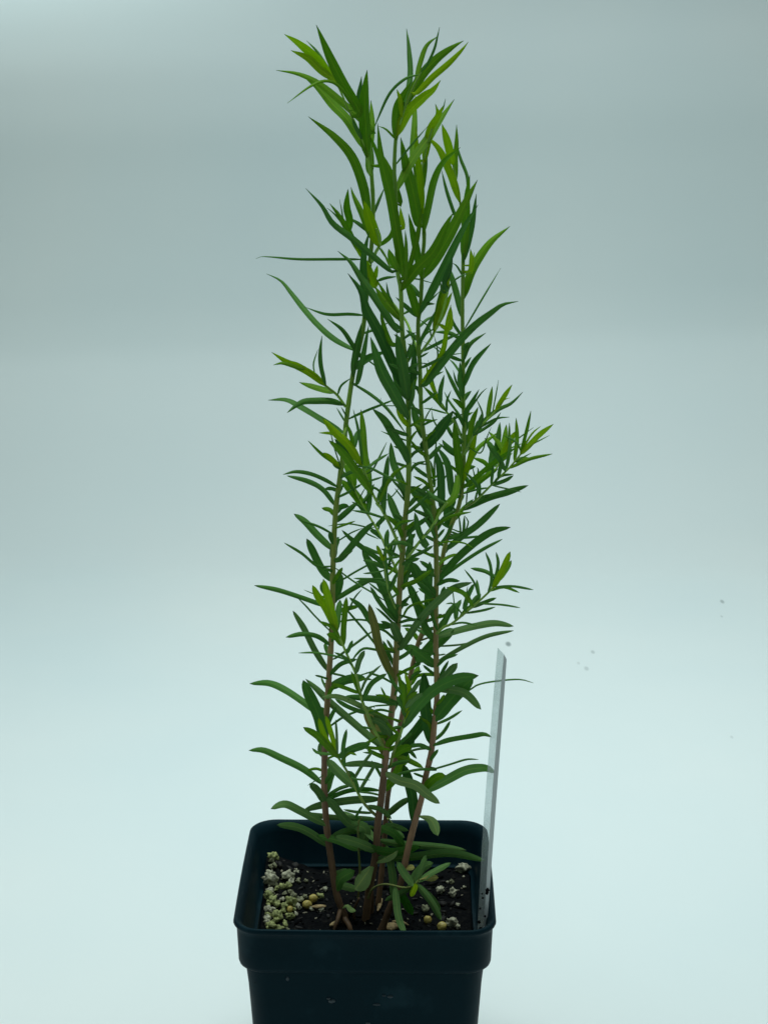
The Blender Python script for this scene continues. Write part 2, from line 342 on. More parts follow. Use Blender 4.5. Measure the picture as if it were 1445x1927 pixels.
for u, v, r, k, lab in [(325,598,17,'y','ochre fertiliser bead among the heap, leftmost of the beads'), (408,577,23,'y','round olive yellow fertiliser bead at the right of the heap'), (438,547,22,'y','orange yellow fertiliser bead topmost at the right of the heap'),
    (992,650,21,'y','round olive green fertiliser bead alone in front of the right shoot'), (1062,684,25,'y','yellow fertiliser bead leaning on the white lump at the front right')]:
    granule(u, v, r, k, lab, name='fertiliser_bead', cat='bead')
def husk(pts, wd, th, lab):
    ps = [drop_on_soil(420+u*.38754, 1480+v*.38754)+Vector((0, 0, .0012)) for u, v in pts]
    V, F = [], []; path = cr(ps, 10)
    for i, p in enumerate(path):
        t = path[min(i+1, 9)]-path[max(i-1, 0)]; t.normalize(); s = t.cross(Vector((0, 0, 1))).normalized(); k = math.sin(math.pi*(i+.5)/10)**.6
        for a in range(6): V.append(p+s*(wd*k*math.cos(a*math.pi/3))+Vector((0, 0, th*k*math.sin(a*math.pi/3))))
    for i in range(9):
        for a in range(6): F.append((i*6+a, i*6+(a+1) % 6, i*6+6+(a+1) % 6, i*6+6+a))
    F += [tuple(range(6)), tuple(range(54, 60))]
    c = ps[0].copy(); tag(mesh('bark_flake', [v-c for v in V], F, GM['c'], loc=c), lab, 'bark flake')
husk([(808, 712), (822, 690), (838, 705)], .0026, .0010, 'tan papery bark flake standing at the front middle of the soil')
husk([(820, 670), (860, 672), (900, 690)], .0007, .0005, 'thin pale twig splinter lying behind the tan flake at the front')
husk([(430, 600), (500, 596)], .0012, .0006, 'short tan bark sliver lying left of the leftmost stem')
husk([(518, 690), (545, 678), (562, 668)], .0012, .0007, 'short tan bark sliver at the foot of the leftmost stem')
husk([(750, 620), (770, 560)], .0008, .0005, 'slim bark sliver standing between the middle stems')

# ------------------------------------------------------------------ plant: stems
TILE = {'A': (480, 30, .2076), 'B': (680, 30, .2076), 'C': (460, 300, .2076), 'D': (700, 300, .2076), 'E': (480, 560, .2076), 'F': (740, 560, .22145),
        'G': (520, 760, .1799), 'H': (740, 760, .22145), 'I': (460, 1000, .2076), 'J': (720, 960, .2076), 'K': (440, 1240, .22145), 'L': (700, 1200, .22145), 'M': (420, 1480, .38754), 'P': (0, 0, 1.0)}
# name, points (photo direction), depth at foot and at tip, width at foot / tip in photo pixels, material
STEMS = [
 ('stem', '650,1760 648,1728 633,1681 623,1616 616,1565 612,1519 610,1480 611,1430 615,1340 620,1260 625,1170 627,1060 632,960 645,860 652,790 665,700 683,620 692,530 700,450 702,380 697,300 692,235', .000, .016, 12.5, 6.5),
 ('stem', '683,1762 690,1715 697,1662 707,1608 711,1550 718,1499 727,1413 735,1355 741,1306 745,1244 749,1168 752,1105 757,1043 760,1001 768,915 769,849 768,750 764,684 757,626 754,545 748,508 746,430 744,352 742,321 744,269 751,217 758,190', .002, -.012, 14, 6),
 ('stem', '708,1762 735,1705 753,1665 767,1600 780,1550 792,1507 800,1466 811,1417 817,1366 822,1311 821,1255 820,1211 820,1147 821,1085 820,1022 816,960 806,882 801,844 793,782 790,693 787,640 787,604 791,575 793,539 795,487 798,445 794,383 795,330 800,280', -.004, .004, 12, 6),
 ('stem', '704,1755 714,1680 720,1620 726,1540 731,1490 742,1440 752,1370 768,1290 786,1213 793,1195 812,1130 828,1074 836,1033 848,992 864,948 871,893 873,804 871,748 871,671 870,591 871,508 872,445 875,404 880,362', .010, .034, 10, 6),
 ('side_shoot', '708,1535 697,1525 684,1510 668,1481 655,1455 637,1426 620,1400', .000, -.020, 6, 4),
 ('side_shoot', '727,1413 706,1377 690,1340 681,1317 670,1270 659,1245 647,1218 634,1187', -.002, -.022, 6.5, 4),
 ('side_shoot', '755,1038 739,999 723,967 702,931 690,900 680,872 665,845', -.006, -.024, 6, 4),
 ('side_shoot', '750,1085 744,1068 728,1035 716,1008 696,974 687,961 668,925 660,905', -.003, .016, 5, 3.5),
 ('side_shoot', '748,1155 732,1116 727,1090 722,1060 716,1035', -.004, -.022, 4, 2.5),
 ('side_shoot', '764,1053 785,1025 803,1003 817,985 830,960 841,945', -.005, -.026, 6, 4),
 ('side_shoot', '858,965 880,952 895,942 924,913 945,893 961,877 984,849', .030, .010, 5, 3),
 ('side_shoot', '868,930 885,922 905,908 920,893 935,879 950,850', .028, .045, 4, 3),
 ('side_shoot', '871,862 880,842 893,815 908,798 925,782 935,768', .026, .008, 5, 3),
 ('side_shoot', '822,1192 835,1180 849,1174 878,1151 907,1126 930,1103 945,1082', -.003, -.022, 5, 3.5),
 ('side_shoot', '650,765 634,743 613,726 592,705 575,694', .010, .002, 5, 4),
 ('side_shoot', '734,1440 740,1418 755,1377 762,1350 764,1325 764,1300', .000, -.020, 5.5, 3.5),
 ('side_shoot', '693,1690 702,1672 725,1664 757,1670 775,1668 790,1655', .000, -.022, 4, 3.5),
 ('side_shoot', '786,655 778,640 766,608 748,582 725,552 707,525', .003, .016, 5, 3.5),
 ('side_shoot', '791,665 803,648 813,633 825,607 833,585 842,550', .002, -.016, 5, 4),
 ('side_shoot', '873,832 860,805 850,788 840,775 829,759 815,735', .030, .014, 4.5, 3),
 ('side_shoot', '700,492 707,475 714,462 713,448 708,430', .012, .004, 6, 5),
 ('side_shoot', '697,500 682,482 668,458 655,440', .013, .024, 4, 3),
 ('side_shoot', '674,1690 677,1640 675,1600 674,1552 680,1538', .006, .000, 4, 3.5),
 ('side_shoot', '654,800 648,815 643,850 650,875', .010, .000, 5, 4),
 ('side_shoot', '697,330 690,290 672,240 655,205 640,170 625,140', .016, .004, 5, 3),
 ('side_shoot', '744,269 758,215 775,170 792,135', -.012, -.018, 5, 3),
 ('side_shoot', '872,445 868,400 862,360 852,310', .034, .026, 5, 3),
 ('side_shoot', '795,330 800,290 812,245 823,220', .004, -.004, 5, 3),
 ('side_shoot', '730,1540 745,1560 760,1590 780,1600', .008, .016, 4, 3),
]
BASE = Vector(at(700, 1715, 0)); BASE.z = -.021
plant = tag(empty('tarragon_plant', BASE), 'bushy green herb with slender brown stems and narrow pointed leaves, rooted in black pot', 'plant')
SP = []                                  # sampled stems: (px, py, Y, index)
stem_objs = []
for idx, (nm, s, ya, yb, wa, wb) in enumerate(STEMS):
    pts = [tuple(float(q) for q in t.split(',')) for t in s.split()]
    if idx < 4: pts[0] = (pts[0][0], pts[0][1]+14)
    P2 = [Vector((x, y, 0)) for x, y in pts]
    n = 12*len(pts) if idx < 4 else 6*len(pts); path = cr(P2, n)
    V, F = [], []; K = 8; P3 = []
    for i, p in enumerate(path):
        t = i/(n-1); Y = ya+(yb-ya)*t
        if idx < 4: Y += .0022*math.sin(t*9+idx*2)
        else: Y += (yb-ya)*.25*math.sin(math.pi*t)
        P3.append(at(p.x, p.y, Y)); SP.append((p.x, p.y, Y, idx))
    for i, p in enumerate(P3):
        t = i/(n-1); d = (P3[min(i+1, n-1)]-P3[max(i-1, 0)]).normalized()
        a = d.cross(Vector((0, 1, 0))); a.normalize(); b2 = d.cross(a)
        wpx = wa+(wb-wa)*(t**.8)
        r = (.55 if idx < 4 else .54)*wpx*depth(p)/FPX
        if idx < 4:
            r *= 1+.10*max(0, math.sin(t*n*.55))**6+.05*noise.noise(Vector((t*30, idx, 0)))      # nodes
            if t < .03: r *= 1+.5*(1-t/.03)
        for k in range(K):
            an = 2*math.pi*k/K; V.append(p+(a*math.cos(an)+b2*math.sin(an))*r-BASE)
    for i in range(n-1):
        for k in range(K): F.append((i*K+k, i*K+(k+1) % K, (i+1)*K+(k+1) % K, (i+1)*K+k))
    F += [tuple(range(K)), tuple(reversed(range((n-1)*K, n*K)))]
    stem_objs.append(mesh(nm, V, F, STEM if idx < 4 else SHOOT, plant))
# small knuckles of old wood and side roots at the feet
def twig(pts, w0, w1):
    P = cr([Vector(p) for p in pts], 14); V, F = [], []
    for i, p in enumerate(P):
        d = (P[min(i+1, 13)]-P[max(i-1, 0)]).normalized(); a = d.cross(Vector((.3, 1, .1))).normalized(); b2 = d.cross(a); r = w0+(w1-w0)*i/13
        for k in range(6): V.append(p+(a*math.cos(k*1.0472)+b2*math.sin(k*1.0472))*r-BASE)
    for i in range(13):
        for k in range(6): F.append((i*6+k, i*6+(k+1) % 6, i*6+6+(k+1) % 6, i*6+6+k))
    F += [tuple(range(6)), tuple(range(78, 84))]
    mesh('old_stub', V, F, STEM, plant)
def q(px, py, Y): return at(px, py, Y)
twig([q(641, 1712, .001), q(634, 1735, -.003), q(628, 1752, -.004)], .0010, .0006)
twig([q(648, 1728, 0), q(657, 1742, -.003), q(661, 1755, -.004)], .0011, .0009)
twig([q(640, 1700, .002), q(652, 1722, .004), q(655, 1745, .002)], .0007, .0005)
twig([q(670, 1750, .004), q(666, 1715, .003), q(676, 1690, .002)], .0006, .0004)
twig([q(697, 1665, .002), q(700, 1700, .006), q(697, 1748, .006)], .0009, .0007)

# ------------------------------------------------------------------ leaves: foot, bends, tip; widest width; tone
LEAVES = '''
A 950,880 800,620 680,380 555,80 105 m
A 760,620 560,390 400,250 265,165 95 l
A 720,590 600,490 480,380 325,312 72 l
A 660,470 560,320 468,225 28 d
A 1080,1060 860,850 600,630 400,530 190,492 65 m
A 1000,1230 850,960 700,800 560,640 420,530 95 m
A 900,830 760,640 640,590 500,640 292,792 30 m
A 1030,1290 1000,1000 990,800 1015,490 120 m
A 990,1000 945,800 965,548 60 D
A 1060,1250 1060,1000 1050,765 60 m
A 970,1130 920,1020 878,935 40 d
A 1045,1440 1040,1250 1010,1080 90 d
A 1031,1821 980,1560 880,1290 720,1100 482,912 98 d
A 1130,1350 1080,1180 1020,1060 40 m
D 290,1090 230,700 170,350 90,30 50,-330 105 d
D 260,400 180,150 130,30 70,-80 55 m
B 510,530 400,570 260,700 150,930 110,1040 28 d
A 1290,1110 1190,1030 1120,1000 22 m
B 400,860 440,560 430,300 408,115 55 d
B 480,600 530,430 590,270 690,185 48 m
B 600,430 660,300 690,180 708,100 26 d
B 400,800 540,550 680,390 830,280 925,225 95 m
B 500,700 640,560 780,440 900,320 968,235 60 l
B 320,1100 420,880 560,740 650,670 718,582 105 l
B 300,1130 320,850 400,680 450,600 90 m
B 380,930 350,760 320,665 48 l
B 470,1300 480,1000 490,720 62 m
B 327,1611 450,1330 600,1120 730,920 842,755 88 m
B 570,1330 620,1040 690,900 670,797 80 l
B 650,1020 700,900 740,815 50 l
B 689,925 735,850 762,750 15 d
B 820,1350 780,1150 730,980 85 l
B 830,1500 850,1300 860,1150 862,985 48 m
D 800,380 720,150 610,-90 480,-220 80 l
D 480,660 520,400 570,180 650,20 800,-110 70 m
D 870,300 860,150 800,-10 755,-180 32 d
B 320,1360 430,1200 600,1000 20 d
D 430,600 370,300 310,60 260,-200 115 m
D 440,500 440,200 410,-50 400,-300 62 l
D 430,450 400,150 370,10 50 m
D 470,300 480,100 500,-50 40 m
D 30,490 60,380 105,270 28 d
C 1240,790 1330,690 1350,560 45 d
D 170,980 110,850 80,800 18 m
C 1340,1020 1180,890 980,720 800,580 700,420 555,262 62 d
D 240,1010 180,900 150,810 75 d
D 280,620 265,520 255,430 45 l
D 300,1100 310,800 300,640 42 m
D 320,1010 400,750 440,520 450,440 52 m
D 430,1440 360,1230 290,1060 85 m
D 450,1080 400,800 360,620 330,490 72 d
D 260,1180 400,1000 560,830 680,580 740,480 105 m
D 480,1080 620,820 760,560 870,340 955,185 112 m
D 450,1420 560,1160 700,880 830,620 960,410 85 d
D 840,900 850,600 860,350 885,140 85 m
D 845,940 900,620 945,310 55 d
D 760,520 680,300 630,100 35 d
D 830,1280 880,1060 960,900 1080,740 1250,605 88 m
D 890,1020 900,900 890,810 50 l
D 905,950 925,840 20 l
D 720,1120 800,1060 900,1020 18 d
D 805,1060 770,970 730,940 20 d
D 660,1120 700,1000 730,890 62 D
D 810,1440 760,1200 700,1000 670,930 62 d
D 580,1560 650,1250 705,1070 78 l
D 540,1560 610,1300 650,1090 62 m
D 640,1200 615,1100 25 d
D 600,1500 680,1300 725,1205 55 l
F 250,735 360,560 430,420 460,180 490,60 46 l
D 700,1540 715,1420 710,1320 45 l
D 830,1560 1000,1260 1090,1110 1165,985 18 d
F 265,750 400,570 560,370 700,230 830,130 930,60 1060,32 78 d
D 290,1400 400,1340 520,1280 620,1190 28 d
D 50,1100 120,1075 220,1065 28 d
D 370,1080 430,1090 600,1135 12 d
D 270,1480 150,1280 50,1100 48 m
D 180,1330 150,1230 130,1115 26 d
C 1380,1550 1180,1250 1060,1080 960,930 845,830 78 d
C 1420,1460 1280,1290 1180,1150 82 m
E 1380,880 1250,600 1130,330 1010,100 960,-60 840,-220 108 D
C 1110,1440 1085,1200 1080,900 1130,650 72 d
C 1170,1140 1120,1000 1080,880 95 l
C 1180,1100 1190,1030 1205,960 42 l
C 1100,960 1050,870 1000,790 25 l
C 1080,925 850,905 500,905 250,885 150,882 105,900 27 d
C 1225,790 1150,600 1080,370 118 l
C 1180,740 1060,480 990,330 965,250 58 m
C 950,548 925,430 938,268 78 d
C 1150,680 1030,580 945,530 40 d
C 1100,880 980,720 920,600 840,460 58 m
C 960,690 850,500 772,398 38 m
C 870,560 800,480 748,440 18 d
C 905,600 880,450 862,362 15 d
C 1190,500 1220,370 1265,270 30 d
C 1200,1110 1280,1075 1370,1060 30 d
C 1230,800 1290,900 1320,960 20 m
E 910,495 720,380 560,240 430,90 334,-32 234,-152 104,-216 56 d
E 985,155 850,150 700,155 600,140 450,85 32 d
E 960,540 880,420 790,290 655,192 45 d
E 880,720 905,540 965,230 62 d
E 920,780 965,600 1030,250 52 d
E 905,655 1000,570 1100,520 1190,490 70 d
E 960,520 1080,610 1170,680 16 d
E 1000,335 1100,280 1220,220 28 d
E 1240,420 1160,230 1140,90 48 m
E 1390,1090 1250,860 1140,650 1045,355 118 d
E 1390,940 1330,600 1280,320 112 d
F 150,940 170,650 180,400 75 D
F 130,560 150,480 180,320 30 d
E 640,800 520,700 380,620 300,590 150,495 68 l
E 400,640 310,610 240,595 165,612 38 m
E 640,800 600,640 590,500 607,345 42 d
E 545,710 530,600 570,470 15 d
E 715,885 560,820 400,768 58 m
E 740,885 780,800 870,728 22 d
E 820,975 700,940 560,935 420,950 290,1045 64 d
E 800,1230 620,1120 420,1000 280,930 118,930 56 d
E 890,775 1050,880 1200,1010 1380,1250 32 d
E 860,1120 1000,1030 1150,970 1300,910 26 d
E 1160,975 1140,910 10 d
G 1370,640 1340,500 1230,330 1130,170 1005,50 105 d
E 1380,1180 1320,1080 1280,985 48 l
E 1370,1300 1260,1260 1140,1210 18 d
E 810,1140 740,1000 18 d
E 815,1080 780,990 14 d
G 960,860 920,500 905,250 885,60 78 m
G 920,640 860,300 805,60 32 d
G 820,460 840,330 890,260 62 d
G 900,640 760,430 620,300 480,150 100 l
G 740,350 580,310 445,303 36 l
G 840,460 780,320 730,200 45 m
G 990,960 800,650 660,480 550,382 100 m
G 800,560 700,450 610,370 80 D
G 815,890 770,700 690,530 110 m
G 800,850 640,650 480,530 332,385 38 m
G 660,660 560,560 490,510 58 l
G 995,1150 975,900 955,540 60 d
G 665,660 610,470 560,260 16 d
G 645,870 500,790 350,730 200,710 70,740 45 d
G 635,880 480,790 15 d
G 610,1070 490,900 330,810 110,752 56 d
G 960,1130 830,960 670,790 104 m
G 625,1160 680,1080 760,1070 66 d
G 640,1250 740,1130 850,1030 64 d
G 1100,1185 950,1140 790,1115 30 d
G 585,1530 430,1370 300,1230 185,1150 78 d
G 585,1365 440,1280 240,1215 28 d
G 1070,1330 900,1280 740,1255 540,1278 17 d
G 650,1430 780,1350 900,1300 17 d
G 660,1630 800,1470 900,1350 1025,1235 76 d
G 1245,1770 1051,1611 878,1484 780,1410 685,1320 58 d
G 1140,1160 1120,1000 1140,800 1168,540 68 d
G 1310,1440 1300,1280 1220,1080 1165,930 84 d
G 1370,960 1280,750 1220,600 1197,405 80 d
G 1070,1040 1130,900 1220,740 1370,635 40 m
G 1000,700 1080,550 1155,400 20 d
G 960,660 1120,740 1310,830 30 d
G 940,810 1110,765 24 d
G 800,890 890,840 26 d
G 660,990 740,930 800,890 30 d
G 885,1000 900,930 930,880 14 d
G 1000,850 1050,890 1110,950 28 d
G 820,640 960,665 25 d
G 1200,975 1290,870 15 d
G 1350,1040 1240,885 18 d
G 1080,1330 1095,1180 22 d
G 1200,1370 1290,1270 1440,1210 14 d
G 1170,1540 1150,1420 1170,1330 50 d
G 930,1340 1070,1415 18 d
G 1210,1580 1225,1420 28 d
G 1400,1560 1405,1350 50 d
G 1360,1360 1445,1260 34 d
G 1110,1580 1050,1480 32 l
I 665,315 520,200 360,103 28 d
I 785,450 700,340 620,180 565,65 76 d
I 800,265 815,130 855,50 80 d
I 820,320 1000,460 1150,550 1290,640 17 d
I 790,690 690,660 520,600 300,530 90,490 46 d
I 800,905 640,770 560,680 480,600 17 d
I 835,880 770,650 715,430 78 l
I 830,880 740,700 660,580 618,487 72 l
I 790,600 710,530 715,450 46 d
I 760,600 640,570 540,530 11 d
I 820,900 850,740 870,620 60 d
I 820,650 855,500 870,370 80 d
I 895,1040 900,850 925,595 56 m
I 820,620 1000,510 1180,420 50 d
I 820,470 890,435 1000,370 1190,265 20 d
I 905,1050 830,960 745,930 60 m
I 790,1035 660,950 520,930 375,960 46 d
I 780,1290 640,1080 540,880 440,720 60 d
I 950,1195 820,1130 640,1100 490,1102 20 d
I 815,1155 950,1060 1180,890 24 d
I 800,830 1000,800 1150,815 1270,860 20 d
I 1180,850 1060,690 950,600 56 d
I 920,740 1000,600 1065,525 18 d
I 1300,1160 1090,900 850,620 22 d
I 1350,1370 1230,1060 1180,850 1130,655 88 b
I 1330,1090 1230,1080 1090,1060 1020,1110 970,1180 25 d
I 1010,1290 1040,1170 1090,1080 52 d
I 1400,830 1300,600 1200,400 1065,170 94 d
I 1370,840 1240,660 1140,500 45 d
I 1380,880 1270,760 1190,690 25 d
I 1350,640 1220,540 1120,460 20 d
I 1320,540 1280,350 1270,150 42 d
I 1280,440 1080,430 990,425 22 d
I 1300,340 1200,370 1075,382 20 d
I 1270,260 1230,200 1195,135 38 l
I 1275,260 1285,170 32 l
I 1300,190 1285,80 1300,-20 48 d
I 1310,300 1350,180 1380,90 25 d
I 1310,560 1350,450 1390,370 35 d
I 1320,620 1385,565 20 d
I 1415,1010 1370,900 1335,810 92 d
I 1400,1130 1290,980 30 d
I 1390,1000 1270,900 1150,870 25 d
I 1180,1260 1240,1210 14 d
J 400,330 330,200 290,20 58 d
J 220,460 380,370 460,320 36 d
J 190,260 300,150 440,50 46 d
J 210,450 250,300 250,190 56 d
J 410,960 415,700 425,465 78 d
J 170,705 300,640 450,540 46 m
J 180,740 210,560 260,460 95 d
J 470,800 350,640 260,470 110 d
J 370,1060 290,800 230,660 80 d
J 500,660 640,470 840,290 1000,190 1158,155 78 d
J 500,650 700,490 900,360 1085,262 35 d
J 560,380 720,230 860,130 1061,-57 64 d
J 480,310 600,285 740,300 825,350 18 m
J 720,250 910,232 24 d
J 700,220 690,40 20 d
J 720,220 740,50 28 d
J 730,200 775,110 740,50 16 d
J 470,150 620,60 800,15 24 m
J 490,270 560,170 28 d
J 210,105 290,85 15 d
J 160,1260 330,1000 500,820 650,700 810,655 78 d
J 490,1220 380,1060 330,900 295,755 78 d
J 1000,710 1080,550 1155,375 60 l
J 1040,650 1120,540 1165,455 46 m
J 950,760 985,650 975,500 930,380 30 d
J 990,720 1045,500 1027,380 32 d
J 1010,705 1180,690 1365,722 25 d
J 880,830 870,750 850,630 30 d
J 870,820 830,660 740,537 20 d
J 770,880 830,820 890,760 52 d
J 740,890 780,760 830,665 46 d
J 730,890 750,790 770,690 14 d
J 640,990 670,890 710,810 46 d
J 540,1080 600,930 690,835 60 d
J 660,990 650,860 630,700 12 d
J 700,930 640,850 570,850 18 d
J 800,890 930,830 1030,795 36 d
J 860,850 960,850 1100,860 1245,885 20 d
J 740,950 900,910 1020,878 25 d
J 490,1160 650,1100 850,1050 1020,1025 1185,1052 66 d
J 600,1040 720,1020 850,1045 20 d
J 340,1340 480,1200 650,1075 125 d
J 490,1380 750,1230 950,1140 1185,1092 42 d
J 480,1240 700,1220 860,1190 19 d
L 560,240 400,140 290,60 92 d
J 180,970 250,870 450,810 530,790 24 m
J 170,920 250,770 25 d
J 180,960 310,1000 23 d
J 340,1200 430,1150 18 b
J 490,1320 570,1305 16 d
H 250,300 190,120 165,-10 66 d
H 260,450 190,370 150,310 36 m
H 160,450 220,380 24 d
H 240,380 350,280 430,170 510,60 105 D
H 430,200 520,120 600,80 35 d
H 350,700 330,540 310,480 25 m
H 300,640 220,570 160,520 35 d
H 285,515 160,500 15 d
H 320,800 150,700 34 d
H 130,900 230,760 370,640 44 d
H 350,1060 290,850 140,700 130 d
H 410,900 400,600 365,405 78 D
H 350,640 350,500 365,330 16 d
H 500,770 460,520 380,375 62 d
H 580,480 460,370 415,305 50 d
H 590,340 500,270 420,110 34 d
H 560,700 545,420 515,150 76 m
H 430,890 520,780 550,590 62 m
H 350,980 400,910 470,840 40 m
H 480,1060 470,900 530,800 92 d
H 590,690 660,430 710,140 52 l
H 600,660 700,400 890,240 40 m
F 590,1220 620,980 660,900 728,780 46 d
F 640,960 740,820 795,768 17 d
F 620,1250 670,1060 720,930 52 m
F 690,1180 740,1050 760,970 50 d
F 740,1080 755,980 705,860 16 d
F 790,1040 820,880 840,755 42 m
F 830,1000 870,830 893,700 13 d
F 860,960 940,840 1008,740 44 l
F 940,870 990,852 14 l
F 590,1350 750,1080 880,960 1000,900 1100,802 40 d
F 720,1110 870,1030 985,1015 22 d
F 700,1190 850,1060 912,975 28 d
F 740,1320 790,1200 830,1100 13 d
H 580,430 620,320 670,240 72 d
F 600,530 650,400 785,300 38 d
F 600,770 680,560 828,390 50 d
F 590,850 565,700 572,570 46 d
F 590,910 510,740 430,575 36 d
F 590,680 520,570 470,520 22 d
F 440,480 330,410 240,365 12 d
F 225,520 300,465 20 d
F 230,460 380,390 480,340 600,290 32 d
F 360,560 375,450 340,300 15 d
F 330,340 300,250 220,185 16 d
F 215,400 300,240 370,90 38 d
F 590,340 510,220 485,120 30 d
F 450,970 370,870 250,750 40 m
F 410,910 400,800 432,655 43 d
F 370,870 340,720 295,530 12 d
F 370,870 310,700 280,575 36 l
F 455,970 455,880 490,790 22 d
F 590,1050 480,890 432,800 22 d
F 590,1210 540,1100 510,1000 30 d
F 450,1000 330,950 255,940 17 d
F 390,1150 340,1040 325,960 17 d
F 260,1080 290,990 330,930 13 d
F 350,1330 370,1130 14 d
H 860,490 890,300 905,155 52 d
H 830,500 840,390 775,290 56 d
H 890,450 940,320 960,175 52 m
H 960,420 980,300 985,160 24 m
H 890,470 970,350 1040,230 62 l
H 1030,490 1050,300 1042,120 38 m
H 955,570 985,400 990,250 32 d
H 1070,430 1130,230 1168,58 31 m
H 1110,360 1180,250 1250,190 18 l
H 1080,430 1230,270 1358,172 50 l
H 1150,360 1325,268 13 m
H 1000,340 1190,200 13 d
H 1010,370 1110,330 14 m
H 980,560 1150,470 1350,425 32 m
H 1030,490 1170,418 13 d
H 890,640 930,450 36 d
H 830,700 850,520 28 d
H 840,710 950,650 1020,608 36 d
H 830,700 980,725 1085,750 14 d
H 580,720 740,590 880,480 1040,370 46 m
H 620,760 780,620 890,550 52 m
H 580,920 800,800 970,750 1145,693 62 d
H 570,900 680,810 25 d
H 620,870 800,770 25 d
H 590,780 700,730 820,710 20 d
H 625,880 630,700 13 d
H 690,830 720,720 20 d
H 740,790 735,670 28 d
H 670,730 720,580 710,540 20 d
H 700,640 670,530 13 d
H 370,1030 500,950 660,920 25 m
L 510,910 460,640 440,300 112 D
L 550,400 640,310 725,215 76 d
L 290,360 420,315 600,320 740,340 850,370 32 m
L 270,760 400,560 560,420 740,340 905,322 108 d
L 545,700 640,560 740,450 860,340 135 d
L 660,440 800,480 925,610 72 d
L 560,560 800,460 900,400 1050,370 1250,355 1370,385 16 d
L 250,930 400,760 470,640 100 D
L 510,920 650,870 850,835 950,820 1015,845 46 d
L 500,930 400,915 330,900 25 d
L 500,945 400,945 300,970 22 d
L 300,960 330,970 380,1030 34 d
L 200,1010 280,1030 435,1105 48 m
L 550,1120 400,1120 200,1160 25 d
L 460,1125 650,1080 800,1035 905,1035 19 d
L 450,1320 640,1210 800,1130 960,1110 1045,1150 88 d
L 450,1290 540,1190 625,1170 72 m
L 110,1150 230,1210 370,1250 470,1330 575,1410 92 u
L 360,1580 340,1350 270,1080 100 D
L 120,1510 230,1420 330,1360 58 d
L 445,1195 350,1150 23 d
M 950,150 1010,165 1042,240 55 u
L 280,680 260,500 225,300 40 m
L 285,640 320,450 280,300 42 l
L 280,700 330,570 370,490 26 l
L 285,640 275,480 265,390 46 m
L 310,540 370,420 415,350 42 d
L 290,600 350,520 430,470 52 d
L 330,420 360,330 400,240 60 m
L 120,930 170,870 250,820 62 m
L 150,1010 240,960 340,920 72 m
L 20,700 110,750 180,860 62 d
L 0,620 140,680 260,710 22 m
L 110,1300 200,1180 260,1050 92 m
L 170,1130 240,1060 310,980 112 m
L 240,1020 300,930 350,820 92 D
L 60,940 170,945 25 m
K 800,510 640,400 450,270 300,205 135,210 62 d
K 780,720 720,480 640,300 590,180 110 d
K 1290,780 1190,690 980,510 820,370 720,270 610,170 66 d
K 810,180 740,150 690,138 20 d
K 810,225 765,205 16 d
K 810,250 950,180 1115,155 88 d
K 830,110 960,150 20 d
K 1080,300 930,240 830,210 36 m
K 1340,570 1250,490 1100,410 950,340 850,315 735,330 50 u
K 1390,380 1250,345 1100,330 940,320 58 d
K 1110,480 980,410 860,340 40 d
K 780,610 920,500 1060,440 1230,390 22 d
K 1340,395 1200,400 1195,425 16 d
K 1070,290 1130,170 1250,52 25 d
K 1090,360 1170,210 1300,125 46 d
K 870,830 780,680 720,500 52 l
K 880,830 830,640 780,480 46 l
K 890,850 720,660 590,580 62 m
K 890,830 875,650 865,515 24 d
K 930,920 930,760 960,595 40 d
K 870,820 720,800 665,757 28 d
K 780,830 740,770 760,700 62 d
K 765,1085 600,940 400,840 250,775 128,778 62 d
K 780,990 700,1030 628,1075 10 d
K 870,860 1000,770 1160,720 78 d
K 900,870 980,800 1045,820 28 m
K 1290,905 1100,890 920,900 56 d
K 1010,1040 1100,890 1185,780 30 d
K 1060,1140 1150,980 1210,880 33 d
K 790,1160 810,1000 850,900 95 d
K 1010,1100 880,950 790,850 90 d
K 1060,1130 1010,1000 970,950 52 d
K 980,1000 1030,1020 1160,1030 18 d
K 790,1180 900,1100 1000,1075 34 d
K 790,1210 950,1130 1100,1110 1250,1120 42 d
K 1250,1170 1160,1140 1050,1130 20 d
K 800,1230 720,1130 645,1055 70 m
K 780,1160 725,1185 14 d
K 1240,1180 1000,1200 750,1240 590,1290 76 m
K 785,1420 560,1290 430,1235 315,1275 72 m
K 1210,1360 900,1350 700,1330 550,1305 50 m
K 980,1400 860,1260 790,1170 80 m
K 1040,1340 1090,1250 25 d
K 1170,1320 1040,1300 930,1280 26 m
K 1110,1270 1250,1280 1340,1360 45 m
K 1290,830 1200,600 1110,420 105 b
K 1330,660 1250,540 1190,460 80 d
K 1100,740 1200,760 1340,770 30 m
K 1240,640 1360,660 30 m
K 1190,610 1080,575 20 d
K 1330,390 1265,290 12 d
M 500,300 430,230 350,195 260,187 42 m
M 510,265 600,220 740,200 42 m
M 660,310 560,265 455,238 36 d
M 730,310 640,270 540,245 50 m
M 740,255 860,280 1000,290 1180,310 38 m
M 740,345 900,345 1100,325 1275,362 45 d
M 720,375 790,350 850,310 52 u
M 735,370 700,420 640,505 86 u
M 560,510 570,450 640,410 60 d
M 545,430 610,408 34 m
M 570,480 650,500 42 d
M 830,555 820,420 790,280 40 m
M 930,490 880,430 840,365 42 m
M 940,485 860,520 785,555 32 m
M 950,480 960,400 985,330 30 m
M 950,475 1010,420 1105,370 30 m
M 950,480 1010,560 1058,650 35 m
M 950,480 1010,540 1055,600 28 m
M 950,480 925,500 910,535 30 l
M 830,500 850,630 885,720 37 m
M 850,500 890,570 920,625 45 d
M 900,490 960,400 1020,370 50 m
M 950,450 1000,445 1045,442 34 y
M 890,410 905,395 930,395 30 y
M 740,240 800,190 900,215 30 m
